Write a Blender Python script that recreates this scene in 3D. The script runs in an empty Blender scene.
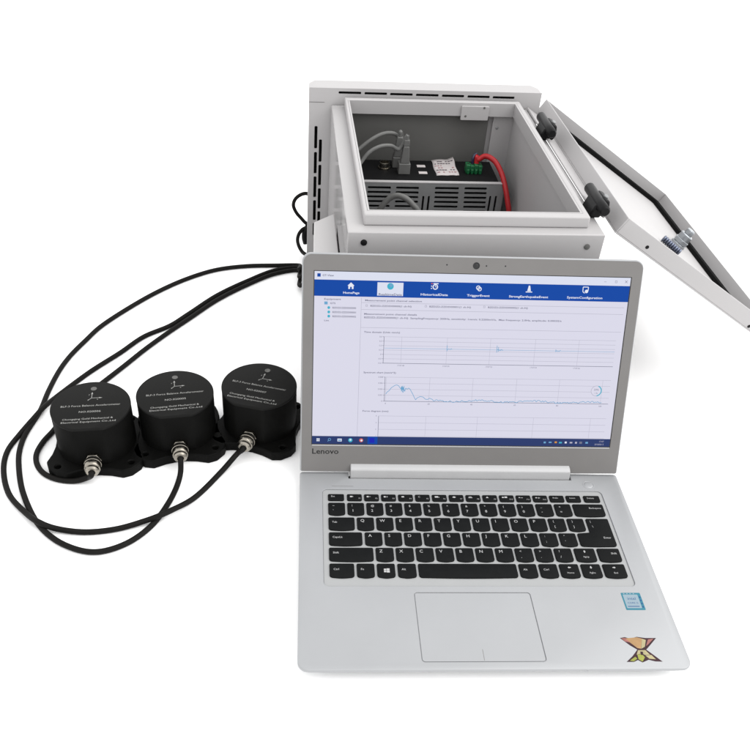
import bpy, bmesh, math, random
import numpy as np
from mathutils import Vector, Matrix

S = 0.001                      # everything is authored in millimetres
random.seed(4)
scn = bpy.context.scene
col = scn.collection

# ------------------------------------------------------------------ camera
F, PX, PY = 824.47, 348.15, 435.02           # focal length and principal point in photo pixels (750 px)
EUL = (0.8540806, -0.0450275, -0.03466)
CAM = np.array([-164.64, -382.44, 607.04])
cam_d = bpy.data.cameras.new('camera')
cam = bpy.data.objects.new('camera', cam_d)
col.objects.link(cam)
cam.location = [c * S for c in CAM]
cam.rotation_euler = EUL
cam_d.sensor_width = 36.0
cam_d.lens = F / 750 * 36.0
cam_d.shift_x = (375 - PX) / 750
cam_d.shift_y = (PY - 375) / 750
cam_d.clip_start = 0.01
cam_d.clip_end = 200
scn.camera = cam

# ------------------------------------------------------------------ light
world = bpy.data.worlds.new('World')
scn.world = world
world.use_nodes = True
bg = world.node_tree.nodes['Background']
bg.inputs[0].default_value = (1.0, 1.0, 1.0, 1)
bg.inputs[1].default_value = 1.62

def area(name, loc, size, power, target=(0, 0.4, 0.05), colr=(1, 0.99, 0.97)):
    d = bpy.data.lights.new(name, 'AREA')
    d.shape = 'RECTANGLE'
    d.size, d.size_y = size
    d.energy = power
    d.color = colr
    o = bpy.data.objects.new(name, d)
    col.objects.link(o)
    o.location = loc
    o.rotation_euler = (Vector(target) - Vector(loc)).to_track_quat('-Z', 'Y').to_euler()
    return o
area('ceiling_softbox', (1.7, 0.0, 2.5), (3.0, 3.0), 76)

scn.view_settings.view_transform = 'Standard'
scn.view_settings.look = 'None'
scn.view_settings.exposure = 0
scn.view_settings.gamma = 1
scn.view_settings.use_curve_mapping = False

# ------------------------------------------------------------------ photo pixel -> place
def _rot(rx, ry, rz):
    c, s = math.cos, math.sin
    X = np.array([[1, 0, 0], [0, c(rx), -s(rx)], [0, s(rx), c(rx)]])
    Y = np.array([[c(ry), 0, s(ry)], [0, 1, 0], [-s(ry), 0, c(ry)]])
    Z = np.array([[c(rz), -s(rz), 0], [s(rz), c(rz), 0], [0, 0, 1]])
    return Z @ Y @ X
RC = _rot(*EUL)
def ray(x, y):
    return RC @ np.array([(x - PX) / F, -(y - PY) / F, -1.0])
def hit(x, y, p, n):
    d = ray(x, y); p = np.array(p, float); n = np.array(n, float)
    return CAM + d * (np.dot(p - CAM, n) / np.dot(d, n))
def atz(x, y, z=0.0):
    return hit(x, y, (0, 0, z), (0, 0, 1))

# ------------------------------------------------------------------ materials
def lin(r, g, b):
    f = lambda v: ((v / 255 + 0.055) / 1.055) ** 2.4 if v > 10 else v / 255 / 12.92
    return (f(r), f(g), f(b))
def mat(name, c, rough=0.5, metal=0.0, spec=0.5, noise=0.0, nscale=300, bump=0.0, bscale=800, emit=None, coat=0.0):
    m = bpy.data.materials.new(name)
    m.use_nodes = True
    nt = m.node_tree
    b = nt.nodes['Principled BSDF']
    b.inputs['Base Color'].default_value = (*c, 1)
    b.inputs['Roughness'].default_value = rough
    b.inputs['Metallic'].default_value = metal
    b.inputs['Specular IOR Level'].default_value = spec
    b.inputs['Coat Weight'].default_value = coat
    if emit:
        b.inputs['Emission Color'].default_value = (*emit, 1)
        b.inputs['Emission Strength'].default_value = 1.0
    if noise or bump:
        tc = nt.nodes.new('ShaderNodeTexCoord')
    if noise:
        n = nt.nodes.new('ShaderNodeTexNoise')
        n.inputs['Scale'].default_value = nscale
        n.inputs['Detail'].default_value = 5
        nt.links.new(tc.outputs['Object'], n.inputs['Vector'])
        r = nt.nodes.new('ShaderNodeValToRGB')
        lo = [max(0, v * (1 - noise)) for v in c]; hi = [min(1, v * (1 + noise)) for v in c]
        r.color_ramp.elements[0].position = 0.3; r.color_ramp.elements[0].color = (*lo, 1)
        r.color_ramp.elements[1].position = 0.7; r.color_ramp.elements[1].color = (*hi, 1)
        nt.links.new(n.outputs['Fac'], r.inputs['Fac'])
        nt.links.new(r.outputs['Color'], b.inputs['Base Color'])
        mr = nt.nodes.new('ShaderNodeMapRange')
        mr.inputs['To Min'].default_value = max(0.02, rough - 0.08)
        mr.inputs['To Max'].default_value = min(1, rough + 0.08)
        nt.links.new(n.outputs['Fac'], mr.inputs['Value'])
        nt.links.new(mr.outputs['Result'], b.inputs['Roughness'])
    if bump:
        n2 = nt.nodes.new('ShaderNodeTexNoise')
        n2.inputs['Scale'].default_value = bscale
        n2.inputs['Detail'].default_value = 3
        nt.links.new(tc.outputs['Object'], n2.inputs['Vector'])
        bp = nt.nodes.new('ShaderNodeBump')
        bp.inputs['Strength'].default_value = bump
        bp.inputs['Distance'].default_value = 0.0004
        nt.links.new(n2.outputs['Fac'], bp.inputs['Height'])
        nt.links.new(bp.outputs['Normal'], b.inputs['Normal'])
    return m

M = {}
M['sweep'] = mat('white_sweep', (0.97, 0.97, 0.97), 0.9, spec=0.1, noise=0.005, nscale=20)
M['silver'] = mat('laptop_silver', (0.288, 0.294, 0.303), 0.40, 0.25, 0.4, noise=0.025, nscale=14, bump=0.05, bscale=3000)
M['silver_bright'] = mat('hinge_silver', (0.36, 0.36, 0.364), 0.4, 0.1, 0.3, noise=0.02, nscale=60)
M['tray'] = mat('keyboard_tray', (0.285, 0.29, 0.292), 0.5, 0.1, 0.3, noise=0.015, nscale=60)
M['bezel'] = mat('bezel_grey', (0.13, 0.125, 0.122), 0.55, 0.0, 0.35, noise=0.03, nscale=40, bump=0.04, bscale=3000)
M['key'] = mat('key_black', (0.0055, 0.006, 0.0062), 0.5, spec=0.06, noise=0.12, nscale=150, bump=0.03, bscale=4000)
M['legend'] = mat('legend_white', (0.36, 0.36, 0.36), 0.7, spec=0.1)
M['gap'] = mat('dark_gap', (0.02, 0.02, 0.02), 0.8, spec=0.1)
M['glass_black'] = mat('black_glass', (0.008, 0.008, 0.009), 0.12, spec=0.4)
M['rubber'] = mat('black_rubber', (0.012, 0.012, 0.012), 0.75, spec=0.15, noise=0.2, nscale=90)
M['white_paint'] = mat('cabinet_white', (0.352, 0.343, 0.345), 0.42, spec=0.3, noise=0.012, nscale=9, bump=0.03, bscale=1500)
M['white_gloss'] = mat('cabinet_white_gloss', (0.352, 0.343, 0.345), 0.1, spec=0.5)
M['panel_grey'] = mat('shade_and_fitting_grey', (0.095, 0.094, 0.09), 0.6, spec=0.25, noise=0.03, nscale=30, bump=0.05, bscale=900)  # grey of screws and seam; on the back panel it paints the shade
M['steel'] = mat('galvanised_steel', (0.24, 0.244, 0.248), 0.5, 0.35, 0.4, noise=0.05, nscale=90)
M['unit_black'] = mat('unit_black', (0.006, 0.006, 0.0065), 0.55, spec=0.1, noise=0.1, nscale=80, bump=0.05, bscale=1800)
M['foam'] = mat('gasket_foam', (0.007, 0.007, 0.007), 0.95, spec=0.05, noise=0.3, nscale=600, bump=0.25, bscale=1800)
M['hinge_black'] = mat('hinge_black', (0.005, 0.005, 0.0055), 0.4, spec=0.12)
M['nickel'] = mat('nickel', (0.27, 0.25, 0.215), 0.26, 1.0, noise=0.04, nscale=200)
M['zinc'] = mat('zinc', (0.34, 0.36, 0.38), 0.3, 1.0, noise=0.08, nscale=200)
M['zinc_blue'] = mat('zinc_blue', (0.13, 0.145, 0.19), 0.35, 1.0, noise=0.25, nscale=300)
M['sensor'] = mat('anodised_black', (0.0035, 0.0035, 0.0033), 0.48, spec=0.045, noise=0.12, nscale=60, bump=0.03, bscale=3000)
M['sensor_top'] = mat('anodised_black_lit', (0.0095, 0.0095, 0.0092), 0.55, spec=0.05, noise=0.08, nscale=60, bump=0.03, bscale=3000)  # body black made lighter, painting the light that falls on the tops
M['engrave'] = mat('engraved_white', (0.27, 0.27, 0.26), 0.7, spec=0.1)
M['cable'] = mat('cable_black', (0.006, 0.0055, 0.005), 0.6, spec=0.1, noise=0.25, nscale=80)
M['grey_cable'] = mat('cable_grey', (0.115, 0.115, 0.112), 0.5, spec=0.3, noise=0.06, nscale=90)
M['red_cable'] = mat('cable_red', (0.336, 0.0104, 0.0144), 0.4, spec=0.35, noise=0.08, nscale=90)
M['blue_wire'] = mat('wire_blue', (0.004, 0.006, 0.03), 0.45)
M['green'] = mat('terminal_green', (0.006, 0.09, 0.03), 0.4, spec=0.4, noise=0.1, nscale=200)
M['paper'] = mat('paper_label', (0.448, 0.416, 0.416), 0.8, spec=0.1, noise=0.05, nscale=200)
M['pink'] = mat('label_pink', (0.36, 0.208, 0.216), 0.8, spec=0.1)
M['label_ink'] = mat('label_ink', (0.12, 0.10, 0.11), 0.8, spec=0.1)
def scr(name, rgb, k=0.92):
    c = lin(*rgb)
    return mat(name, tuple(v * 0.03 for v in c), 0.45, spec=0.05, emit=tuple(v * k for v in c))
M['s_bg'] = scr('screen_lavender', (221, 220, 236))
M['s_title'] = scr('screen_title', (222, 226, 242))
M['s_blue'] = scr('screen_blue', (18, 74, 168), 0.9)
M['s_navy'] = scr('screen_navy', (46, 62, 112), 0.9)
M['s_white'] = scr('screen_white', (232, 236, 248))
M['s_text'] = scr('screen_text', (126, 126, 147))
M['s_line'] = scr('screen_line', (184, 183, 200))
M['s_axis'] = scr('screen_axis', (118, 120, 140))
M['s_trace'] = scr('screen_trace', (112, 168, 208))
M['s_teal'] = scr('screen_teal', (70, 178, 204))
M['s_hi'] = scr('screen_highlight', (30, 40, 180))
M['s_orange'] = scr('screen_orange', (216, 150, 60))
M['s_red'] = scr('screen_red', (210, 96, 90))
M['badge_teal'] = mat('badge_teal', (0.035, 0.15, 0.2), 0.35, spec=0.12)
M['badge_light'] = mat('badge_light', (0.2, 0.26, 0.30), 0.35, spec=0.12)
M['badge_ink'] = mat('badge_ink', (0.02, 0.07, 0.17), 0.4, spec=0.12)
M['peach'] = mat('sticker_peach', (0.30, 0.185, 0.09), 0.45, noise=0.15, nscale=120, spec=0.12)
M['maroon'] = mat('sticker_maroon', (0.035, 0.016, 0.02), 0.45, noise=0.3, nscale=150, spec=0.12)
M['lime'] = mat('sticker_lime', (0.20, 0.21, 0.045), 0.45, noise=0.3, nscale=160, spec=0.12)
M['lime_dark'] = mat('sticker_olive', (0.14, 0.16, 0.03), 0.45, noise=0.3, nscale=160, spec=0.12)
M['cream'] = mat('sticker_cream', (0.30, 0.265, 0.15), 0.45, noise=0.15, nscale=150, spec=0.12)
M['pinkish'] = mat('sticker_pink', (0.24, 0.10, 0.09), 0.45, noise=0.2, nscale=150, spec=0.12)

# ------------------------------------------------------------------ mesh builder
class MB:
    def __init__(self):
        self.v = []; self.f = []; self.m = []
    def add(self, verts, faces, mi=0):
        o = len(self.v)
        self.v += [tuple(float(c) for c in p) for p in verts]
        self.f += [tuple(i + o for i in fc) for fc in faces]
        self.m += [mi] * len(faces)
        return self
    def box(self, x0, x1, y0, y1, z0, z1, mi=0):
        v = [(x, y, z) for z in (z0, z1) for y in (y0, y1) for x in (x0, x1)]
        return self.add(v, [(0, 2, 3, 1), (4, 5, 7, 6), (0, 1, 5, 4), (2, 6, 7, 3), (0, 4, 6, 2), (1, 3, 7, 5)], mi)
    def prism(self, poly, z0, z1, mi=0, axis='z', cap=True):
        """poly counter-clockwise in (a,b); extruded along axis."""
        n = len(poly)
        def P(a, b, c):
            return {'z': (a, b, c), 'y': (a, c, b), 'x': (c, a, b)}[axis]
        v = [P(a, b, z0) for a, b in poly] + [P(a, b, z1) for a, b in poly]
        fl = [tuple(reversed(range(n))), tuple(range(n, 2 * n))] if cap else []
        fl += [(i, (i + 1) % n, n + (i + 1) % n, n + i) for i in range(n)]
        if axis == 'y':
            fl = [tuple(reversed(f)) for f in fl]
        return self.add(v, fl, mi)
    def lathe(self, prof, n=48, org=(0, 0, 0), ax=(0, 0, 1), mi=0, seg=None):
        """prof: (r, h) list from bottom to top along ax."""
        a = Vector(ax).normalized()
        t = Vector((1, 0, 0)) if abs(a.x) < 0.9 else Vector((0, 1, 0))
        e1 = (t - a * t.dot(a)).normalized(); e2 = a.cross(e1)
        o = Vector(org)
        v = []; f = []
        for r, h in prof:
            for k in range(n):
                th = 2 * math.pi * k / n
                v.append(o + a * h + (e1 * math.cos(th) + e2 * math.sin(th)) * r)
        for j in range(len(prof) - 1):
            for k in range(n):
                f.append((j * n + k, j * n + (k + 1) % n, (j + 1) * n + (k + 1) % n, (j + 1) * n + k))
        f.append(tuple(reversed(range(n))))
        f.append(tuple(range((len(prof) - 1) * n, len(prof) * n)))
        return self.add(v, f, mi)
    def tube(self, pts, r, n=12, sub=8, mi=0):
        P = [Vector(p) for p in pts]
        path = []
        Q = [2 * P[0] - P[1]] + P + [2 * P[-1] - P[-2]]
        for i in range(1, len(Q) - 2):
            p0, p1, p2, p3 = Q[i - 1:i + 3]
            # centripetal Catmull-Rom
            t0 = 0; t1 = t0 + max((p1 - p0).length, 1e-3) ** .5
            t2 = t1 + max((p2 - p1).length, 1e-3) ** .5; t3 = t2 + max((p3 - p2).length, 1e-3) ** .5
            for k in range(sub):
                t = t1 + (t2 - t1) * k / sub
                A1 = p0 * ((t1 - t) / (t1 - t0)) + p1 * ((t - t0) / (t1 - t0))
                A2 = p1 * ((t2 - t) / (t2 - t1)) + p2 * ((t - t1) / (t2 - t1))
                A3 = p2 * ((t3 - t) / (t3 - t2)) + p3 * ((t - t2) / (t3 - t2))
                B1 = A1 * ((t2 - t) / (t2 - t0)) + A2 * ((t - t0) / (t2 - t0))
                B2 = A2 * ((t3 - t) / (t3 - t1)) + A3 * ((t - t1) / (t3 - t1))
                path.append(B1 * ((t2 - t) / (t2 - t1)) + B2 * ((t - t1) / (t2 - t1)))
        path.append(P[-1])
        v = []; f = []
        tg = (path[1] - path[0]).normalized()
        ref = Vector((0, 0, 1)) if abs(tg.z) < .9 else Vector((1, 0, 0))
        nn = (ref - tg * ref.dot(tg)).normalized()
        for i, p in enumerate(path):
            tg = (path[min(i + 1, len(path) - 1)] - path[max(i - 1, 0)]).normalized()
            nn = (nn - tg * nn.dot(tg)).normalized()
            bb = tg.cross(nn)
            for k in range(n):
                th = 2 * math.pi * k / n
                v.append(p + (nn * math.cos(th) + bb * math.sin(th)) * r)
        for i in range(len(path) - 1):
            for k in range(n):
                f.append((i * n + k, i * n + (k + 1) % n, (i + 1) * n + (k + 1) % n, (i + 1) * n + k))
        f.append(tuple(reversed(range(n))))
        f.append(tuple(range((len(path) - 1) * n, len(path) * n)))
        return self.add(v, f, mi)
    def sheet(self, poly, z, mi=0):
        return self.add([(a, b, z) for a, b in poly], [tuple(range(len(poly)))], mi)
    def text(self, s, x, y, size, z, mi=0, align='l', ang=0.0, sx=1.0, width=None, bold=0.0):
        v, f = glyphs(s, bold)
        w = max([p[0] for p in v] + [0.001])
        if width: sx = width / (w * size)
        ox = {'l': 0, 'c': -w * size * sx / 2, 'r': -w * size * sx}[align]
        c, s_ = math.cos(ang), math.sin(ang)
        out = []
        for a, b in v:
            a2 = a * size * sx + ox; b2 = b * size
            out.append((x + a2 * c - b2 * s_, y + a2 * s_ + b2 * c, z))
        return self.add(out, f, mi)

_gl = {}
def glyphs(s, off=0.0):
    if (s, off) not in _gl:
        cu = bpy.data.curves.new('t', 'FONT')
        cu.body = s; cu.size = 1.0; cu.resolution_u = 2; cu.offset = off
        o = bpy.data.objects.new('t', cu)
        col.objects.link(o)
        dg = bpy.context.evaluated_depsgraph_get()
        me = o.evaluated_get(dg).to_mesh()
        v = [(p.co.x, p.co.y) for p in me.vertices]
        f = [tuple(p.vertices) for p in me.polygons]
        f = [tuple(reversed(q)) if me.polygons[i].normal.z < 0 else q for i, q in enumerate(f)]
        o.evaluated_get(dg).to_mesh_clear()
        bpy.data.objects.remove(o); bpy.data.curves.remove(cu)
        _gl[s, off] = (v, f)
    return _gl[s, off]

def rrect(x0, x1, y0, y1, r, n=6, rs=None):
    """rounded rectangle, counter-clockwise; rs = radii (bl, br, tr, tl)."""
    rs = rs or (r, r, r, r)
    out = []
    for (cx, cy, a0, rr) in ((x0 + rs[0], y0 + rs[0], 180, rs[0]), (x1 - rs[1], y0 + rs[1], 270, rs[1]),
                             (x1 - rs[2], y1 - rs[2], 0, rs[2]), (x0 + rs[3], y1 - rs[3], 90, rs[3])):
        for k in range(n + 1):
            a = math.radians(a0 + 90 * k / n)
            out.append((cx + rr * math.cos(a), cy + rr * math.sin(a)))
    return out

def obj(name, mb, mats, parent=None, bevel=0, seg=2, smooth=35, loc=None, rot=None, ang=35):
    me = bpy.data.meshes.new(name)
    me.from_pydata([(a * S, b * S, c * S) for a, b, c in mb.v], [], mb.f)
    if not isinstance(mats, (list, tuple)): mats = [mats]
    for k in mats: me.materials.append(M[k])
    for p, mi in zip(me.polygons, mb.m): p.material_index = mi
    me.update()
    o = bpy.data.objects.new(name, me)
    col.objects.link(o)
    if parent: o.parent = parent
    if loc is not None: o.location = [c * S for c in loc]
    if rot is not None: o.rotation_euler = rot
    if smooth:
        for p in me.polygons: p.use_smooth = True
        me.set_sharp_from_angle(angle=math.radians(smooth))
    if bevel:
        b = o.modifiers.new('bevel', 'BEVEL')
        b.width = bevel * S; b.segments = seg
        b.limit_method = 'ANGLE'; b.angle_limit = math.radians(ang)
    return o

def cut(o, mb):
    """carve the shapes of mb out of o (same local frame, before parenting matters)."""
    me = bpy.data.meshes.new('cutter')
    me.from_pydata([(a * S, b * S, c * S) for a, b, c in mb.v], [], mb.f)
    bm = bmesh.new(); bm.from_mesh(me); bmesh.ops.recalc_face_normals(bm, faces=bm.faces); bm.to_mesh(me); bm.free()
    c = bpy.data.objects.new('cutter', me); col.objects.link(c)
    t = bpy.data.objects.new('cut_tmp', o.data); col.objects.link(t)
    md = t.modifiers.new('b', 'BOOLEAN'); md.operation = 'DIFFERENCE'; md.object = c; md.solver = 'EXACT'
    dg = bpy.context.evaluated_depsgraph_get()
    new = bpy.data.meshes.new_from_object(t.evaluated_get(dg))
    bpy.data.objects.remove(t); bpy.data.objects.remove(c)
    new.name = o.name
    o.data = new
    for p in new.polygons: p.use_smooth = True
    new.set_sharp_from_angle(angle=math.radians(35))
    return o

def tag(o, label, cat, group=None, kind=None):
    o['label'] = label
    if cat: o['category'] = cat
    if group: o['group'] = group
    if kind: o['kind'] = kind
    return o
def empty(name, loc=(0, 0, 0), rz=0.0):
    o = bpy.data.objects.new(name, None)
    o.empty_display_size = 0.02
    col.objects.link(o)
    o.location = [c * S for c in loc]
    o.rotation_euler = (0, 0, rz)
    return o

# ================================================================== the setting
g = MB().box(-15000, 15000, -15000, 15000, -40, 0)
g = obj('ground', g, 'sweep', smooth=0)
g['kind'] = 'structure'
g['label'] = 'plain white seamless surface under everything'

# ================================================================== laptop
W, D, ZT = 333.0, 235.7, 17.0
LID = 1.160186
laptop = empty('laptop')
tag(laptop, 'open silver laptop showing measurement charts, standing in front of the white cabinet', 'laptop')

prof = rrect(-W / 2, W / 2, 0, D, 9, 8, rs=(9, 9, 3, 3))
base = MB()
n = len(prof)
def inset(poly, d):
    cx = sum(p[0] for p in poly) / len(poly); cy = sum(p[1] for p in poly) / len(poly)
    x0 = min(p[0] for p in poly); x1 = max(p[0] for p in poly); y0 = min(p[1] for p in poly); y1 = max(p[1] for p in poly)
    return [(cx + (p[0] - cx) * (1 - 2 * d / (x1 - x0)), cy + (p[1] - cy) * (1 - 2 * d / (y1 - y0))) for p in poly]
loops = [(inset(prof, 20), 3.0), (inset(prof, 16), 3.6), (inset(prof, 1.0), 13.2), (prof, 14.2), (prof, 16.2), (inset(prof, 0.35), 16.75), (inset(prof, 1.0), ZT)]
v = []; f = []
for lp, z in loops: v += [(a, b, z) for a, b in lp]
f.append(tuple(reversed(range(n))))
for j in range(len(loops) - 1):
    f += [(j * n + i, j * n + (i + 1) % n, (j + 1) * n + (i + 1) % n, (j + 1) * n + i) for i in range(n)]
f.append(tuple(range((len(loops) - 1) * n, len(loops) * n)))
base.add(v, f)
base = obj('base', base, ['silver', 'gap'], laptop)
cutter = MB()
cutter.prism(rrect(-143.8, 143.6, 87, 210.5, 5), 15.7, 30)                   # keyboard recess
cutter.prism(rrect(-62.9, 42.9, 7.6, 80.2, 3), 16.0, 30)                    # touchpad well
cutter.box(-116.5, 116.5, 226.2, 300, 8, 40)                                # hinge notch
for k in (-1, 1): pass
cutter.box(70, 76, -5, .8, 13.4, 15.4)                                      # front notch
cut(base, cutter)
bev = base.modifiers.new('bevel', 'BEVEL'); bev.width = 0.0004; bev.segments = 2; bev.limit_method = 'ANGLE'; bev.angle_limit = math.radians(50)

tp = MB().prism(rrect(-62.3, 42.3, 8.2, 79.6, 2.6), 15.9, 16.75)
tp = obj('touchpad', tp, 'silver', base, bevel=0.2)
obj('touchpad_divider', MB().box(-10.2, -9.8, 9, 20, 16.74, 16.8), 'bezel', base, smooth=0)
pw = MB().lathe([(6.2, 16.9), (6.2, 17.15), (5.2, 17.25), (4.9, 17.0), (4.6, 16.98), (4.2, 17.3), (3.5, 17.45), (0.01, 17.5)], 40, (133, 219.5, 0))
obj('power_button', pw, 'silver', base)
for sx in (-1, 1):
    for yy in (25, 205):
        ft = MB().lathe([(7, 0), (8, .4), (8, 3.2), (7.5, 3.4)], 24, (sx * 130, yy, 0))
        obj('foot', ft, 'rubber', base)
# thin engraved line above the keyboard
obj('indicator_slit', MB().box(-134, -112, 214.6, 215.1, 16.98, 17.03), 'bezel', base, smooth=0)

tray = MB().prism(rrect(-143.5, 143.3, 87.3, 210.2, 4.8), 15.2, 15.95)
tray = obj('keyboard_tray', tray, 'tray', laptop, bevel=0.15)

# keys ---------------------------------------------------------------
KZ0, KZ1 = 15.9, 17.35
def key_outline(x0, x1, y0, y1, small=False):
    if small:
        return rrect(x0, x1, y0, y1, 1.4, 4, rs=(2.0, 2.0, 1.2, 1.2))
    r = 3.0; out = []
    # bottom edge bulges a little
    for k in range(5):
        a = math.radians(180 + 90 * k / 4); out.append((x0 + r + r * math.cos(a), y0 + r + .5 + r * math.sin(a)))
    for k in range(1, 6):
        t = k / 6; out.append((x0 + r + (x1 - x0 - 2 * r) * t, y0 + .5 - .75 * math.sin(math.pi * t)))
    for k in range(5):
        a = math.radians(270 + 90 * k / 4); out.append((x1 - r + r * math.cos(a), y0 + r + .5 + r * math.sin(a)))
    r = 1.4
    for k in range(4):
        a = math.radians(90 * k / 3); out.append((x1 - r + r * math.cos(a), y1 - r + r * math.sin(a)))
    for k in range(4):
        a = math.radians(90 + 90 * k / 3); out.append((x0 + r + r * math.cos(a), y1 - r + r * math.sin(a)))
    return out
def add_cap(mb, poly, z0, z1):
    n = len(poly)
    def shrink(d):
        out = []
        for i in range(n):
            p, q, s = Vector(poly[i - 1]), Vector(poly[i]), Vector(poly[(i + 1) % n])
            e1 = (q - p); e2 = (s - q)
            n1 = Vector((-e1.y, e1.x)).normalized(); n2 = Vector((-e2.y, e2.x)).normalized()
            nm = (n1 + n2); nm = nm / max(nm.length_squared, .3) * 2
            out.append((q.x + nm.x * d, q.y + nm.y * d))
        return out
    lv = [(poly, z0), (poly, z1 - .45), (shrink(.22), z1 - .12), (shrink(.6), z1)]
    v = []; f = []
    for lp, z in lv: v += [(a, b, z) for a, b in lp]
    for j in range(3):
        f += [(j * n + i, j * n + (i + 1) % n, (j + 1) * n + (i + 1) % n, (j + 1) * n + i) for i in range(n)]
    f.append(tuple(range(3 * n, 4 * n)))
    mb.add(v, f, 0)
LZ = KZ1 + 0.04
def make_key(x0, x1, y0, y1, leg, small=False, poly=None):
    mb = MB()
    add_cap(mb, poly or key_outline(x0, x1, y0, y1, small), KZ0, KZ1)
    for item in leg:
        kind = item[0]
        if kind == 't':
            _, s, dx, dy, size, al = item
            mb.text(s, x0 + dx if al == 'l' else (x1 - dx if al == 'r' else (x0 + x1) / 2 + dx), y1 - dy, size, LZ, 1, al)
        elif kind == 'p':
            _, pts, dx, dy = item
            mb.sheet([(x0 + dx + a, y1 - dy + b) for a, b in pts], LZ, 1)
    return obj('key', mb, ['key', 'legend'], tray, smooth=40)
def T(s, dx, dy, size, al='l'): return ('t', s, dx, dy, size, al)
def R_(x, y, w, h): return ('p', [(0, 0), (w, 0), (w, h), (0, h)], x, y)
ARR = {'l': [(0, 0), (1.5, 1.2), (1.5, .5), (3, .5), (3, -.5), (1.5, -.5), (1.5, -1.2)]}
ARR['r'] = [(-a, -b) for a, b in ARR['l']]
ARR['u'] = [(-b, -a) for a, b in ARR['l']]
ARR['d'] = [(b, a) for a, b in ARR['l']]
# function row
y0, y1 = 194.4, 203.5
make_key(-138.1, -122, y0, y1, [T('Esc', 3, 4.4, 3.0)], True)
for k in range(14):
    xa = -119 + 17.2 * k
    if k < 12:
        icons = [[R_(3, 4.6, 2.2, 1.8), R_(5.6, 4.3, .5, 1.2)], [R_(2.6, 4.6, 2, 1.8), R_(5, 3.9, 1.6, .4)],
                 [R_(2.6, 4.6, 2, 1.8), R_(5, 3.9, 1.8, .4), R_(5.7, 4.6, .4, 1.8)], [R_(3.4, 4.4, 2.6, 1.7)],
                 [T('C', 3, 4.5, 3.0)], [R_(2.8, 4.4, 3.4, 2), R_(6.6, 4.4, .7, 1)], [('p', [(0, 0), (2, 1.2), (4, 0), (2, -1.2)], 3.2, 3.6)],
                 [R_(2.6, 4.6, 4, .7), R_(3, 3.4, 3, .7)], [('p', [(0, 0), (3, 0), (1.5, 2)], 3.2, 4.4)], [R_(2.6, 4.2, 2, 1.6), R_(5.2, 4.2, 2.8, 2)],
                 [R_(2.6, 4, 1.4, 1), R_(4.5, 4, 2.4, .5)], [R_(2.6, 4.2, 1.6, 1.2), R_(4.8, 4, 2.6, .5), R_(5.8, 4.9, .5, 2)]][k]
        leg = icons + [T('F%d' % (k + 1), 1.6, 6.8, 2.3, 'r')]
    else:
        leg = [T(['PrtSc', 'Insert'][k - 12], 3.2, 4.6, 2.6)]
    make_key(xa, xa + 14.9, y0, y1, leg, True)
make_key(122.8, 139.3, y0, y1, [T('Delete', 3.2, 4.6, 2.7)], True)
# number row
y0, y1 = 174.4, 191.4
num = [('~', '`'), ('!', '1'), ('@', '2'), ('#', '3'), ('$', '4'), ('%', '5'), ('^', '6'), ('&', '7'), ('*', '8'), ('(', '9'), (')', '0'), ('_', '-'), ('+', '=')]
for k, (a, b) in enumerate(num):
    xa = -138.1 + 18.98 * k
    make_key(xa, xa + 16.7, y0, y1, [T(a, 4.2, 5.4, 3.6), T(b, 4.2, 12.4, 4.6 if b.isdigit() else 4.2)])
make_key(108.6, 139.8, y0, y1, [T('Backspace', 3, 6.6, 3.0, 'r')])
# Q row
y0, y1 = 154.5, 171.5
make_key(-138.1, -112.7, y0, y1, [T('Tab', 3.4, 7.4, 3.2)])
for k, c in enumerate(list('QWERTYUIOP') + ['{[', '}]']):
    xa = -110.5 + 18.95 * k
    make_key(xa, xa + 16.7, y0, y1, [T(c, 3.4, 6.0, 4.9)] if len(c) == 1 else [T(c[0], 4.4, 5.2, 3.4), T(c[1], 4.6, 12.2, 3.6)])
# A row
y0a, y1a = 135.0, 152.0
make_key(-138.1, -106.2, y0a, y1a, [T('CapsLk', 3.4, 7.4, 3.2)])
for k, c in enumerate(list('ASDFGHJKL') + [':;', '"\'']):
    xa = -103.7 + 18.9 * k
    make_key(xa, xa + 16.7, y0a, y1a, [T(c, 3.4, 6.0, 4.9)] if len(c) == 1 else [T(c[0], 4.4, 5.2, 3.4), T(c[1], 4.6, 12.2, 3.6)])
# enter: one L-shaped key over two rows
ent = []
def arc(cx, cy, r, a0, a1, nn=4):
    return [(cx + r * math.cos(math.radians(a0 + (a1 - a0) * k / nn)), cy + r * math.sin(math.radians(a0 + (a1 - a0) * k / nn))) for k in range(nn + 1)]
ent += arc(107.2, 138.3, 3.0, 180, 270) + [(121, 134.9)] + arc(136.8, 138.3, 3.0, 270, 360)
ent += arc(138.4, 170.1, 1.4, 0, 90) + arc(118.6, 170.1, 1.4, 90, 180)
ent += [(117.2, 153.2)] + arc(105.6, 150.6, 1.4, 90, 180)
ent = [(min(a, 139.8), b) for a, b in ent]
make_key(104.2, 139.8, 135, 171.5, [T('|', 16.4, 5.2, 3.4), T('\\', 17.2, 12.0, 3.6), T('Enter', 3.4, 26.4, 3.4, 'r')], poly=ent)
# Z row
y0, y1 = 115.8, 132.6
make_key(-138.3, -96.6, y0, y1, [T('Shift', 3.6, 7.4, 3.2)])
for k, c in enumerate(list('ZXCVBNM') + ['<,', '>.', '?/']):
    xa = -94.4 + 18.95 * k
    make_key(xa, xa + 16.9, y0, y1, [T(c, 3.4, 6.0, 4.9)] if len(c) == 1 else [T(c[0], 4.2, 5.2, 3.6), T(c[1], 4.6, 12.0, 3.8)])
make_key(95.6, 115.6, y0, y1, [('p', ARR['u'], 9.8, 2.6), T('PgUp', 0, 11.6, 2.6, 'c')])
make_key(118.0, 139.6, y0, y1, [T('Shift', 3.4, 7.4, 3.2, 'r')])
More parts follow.
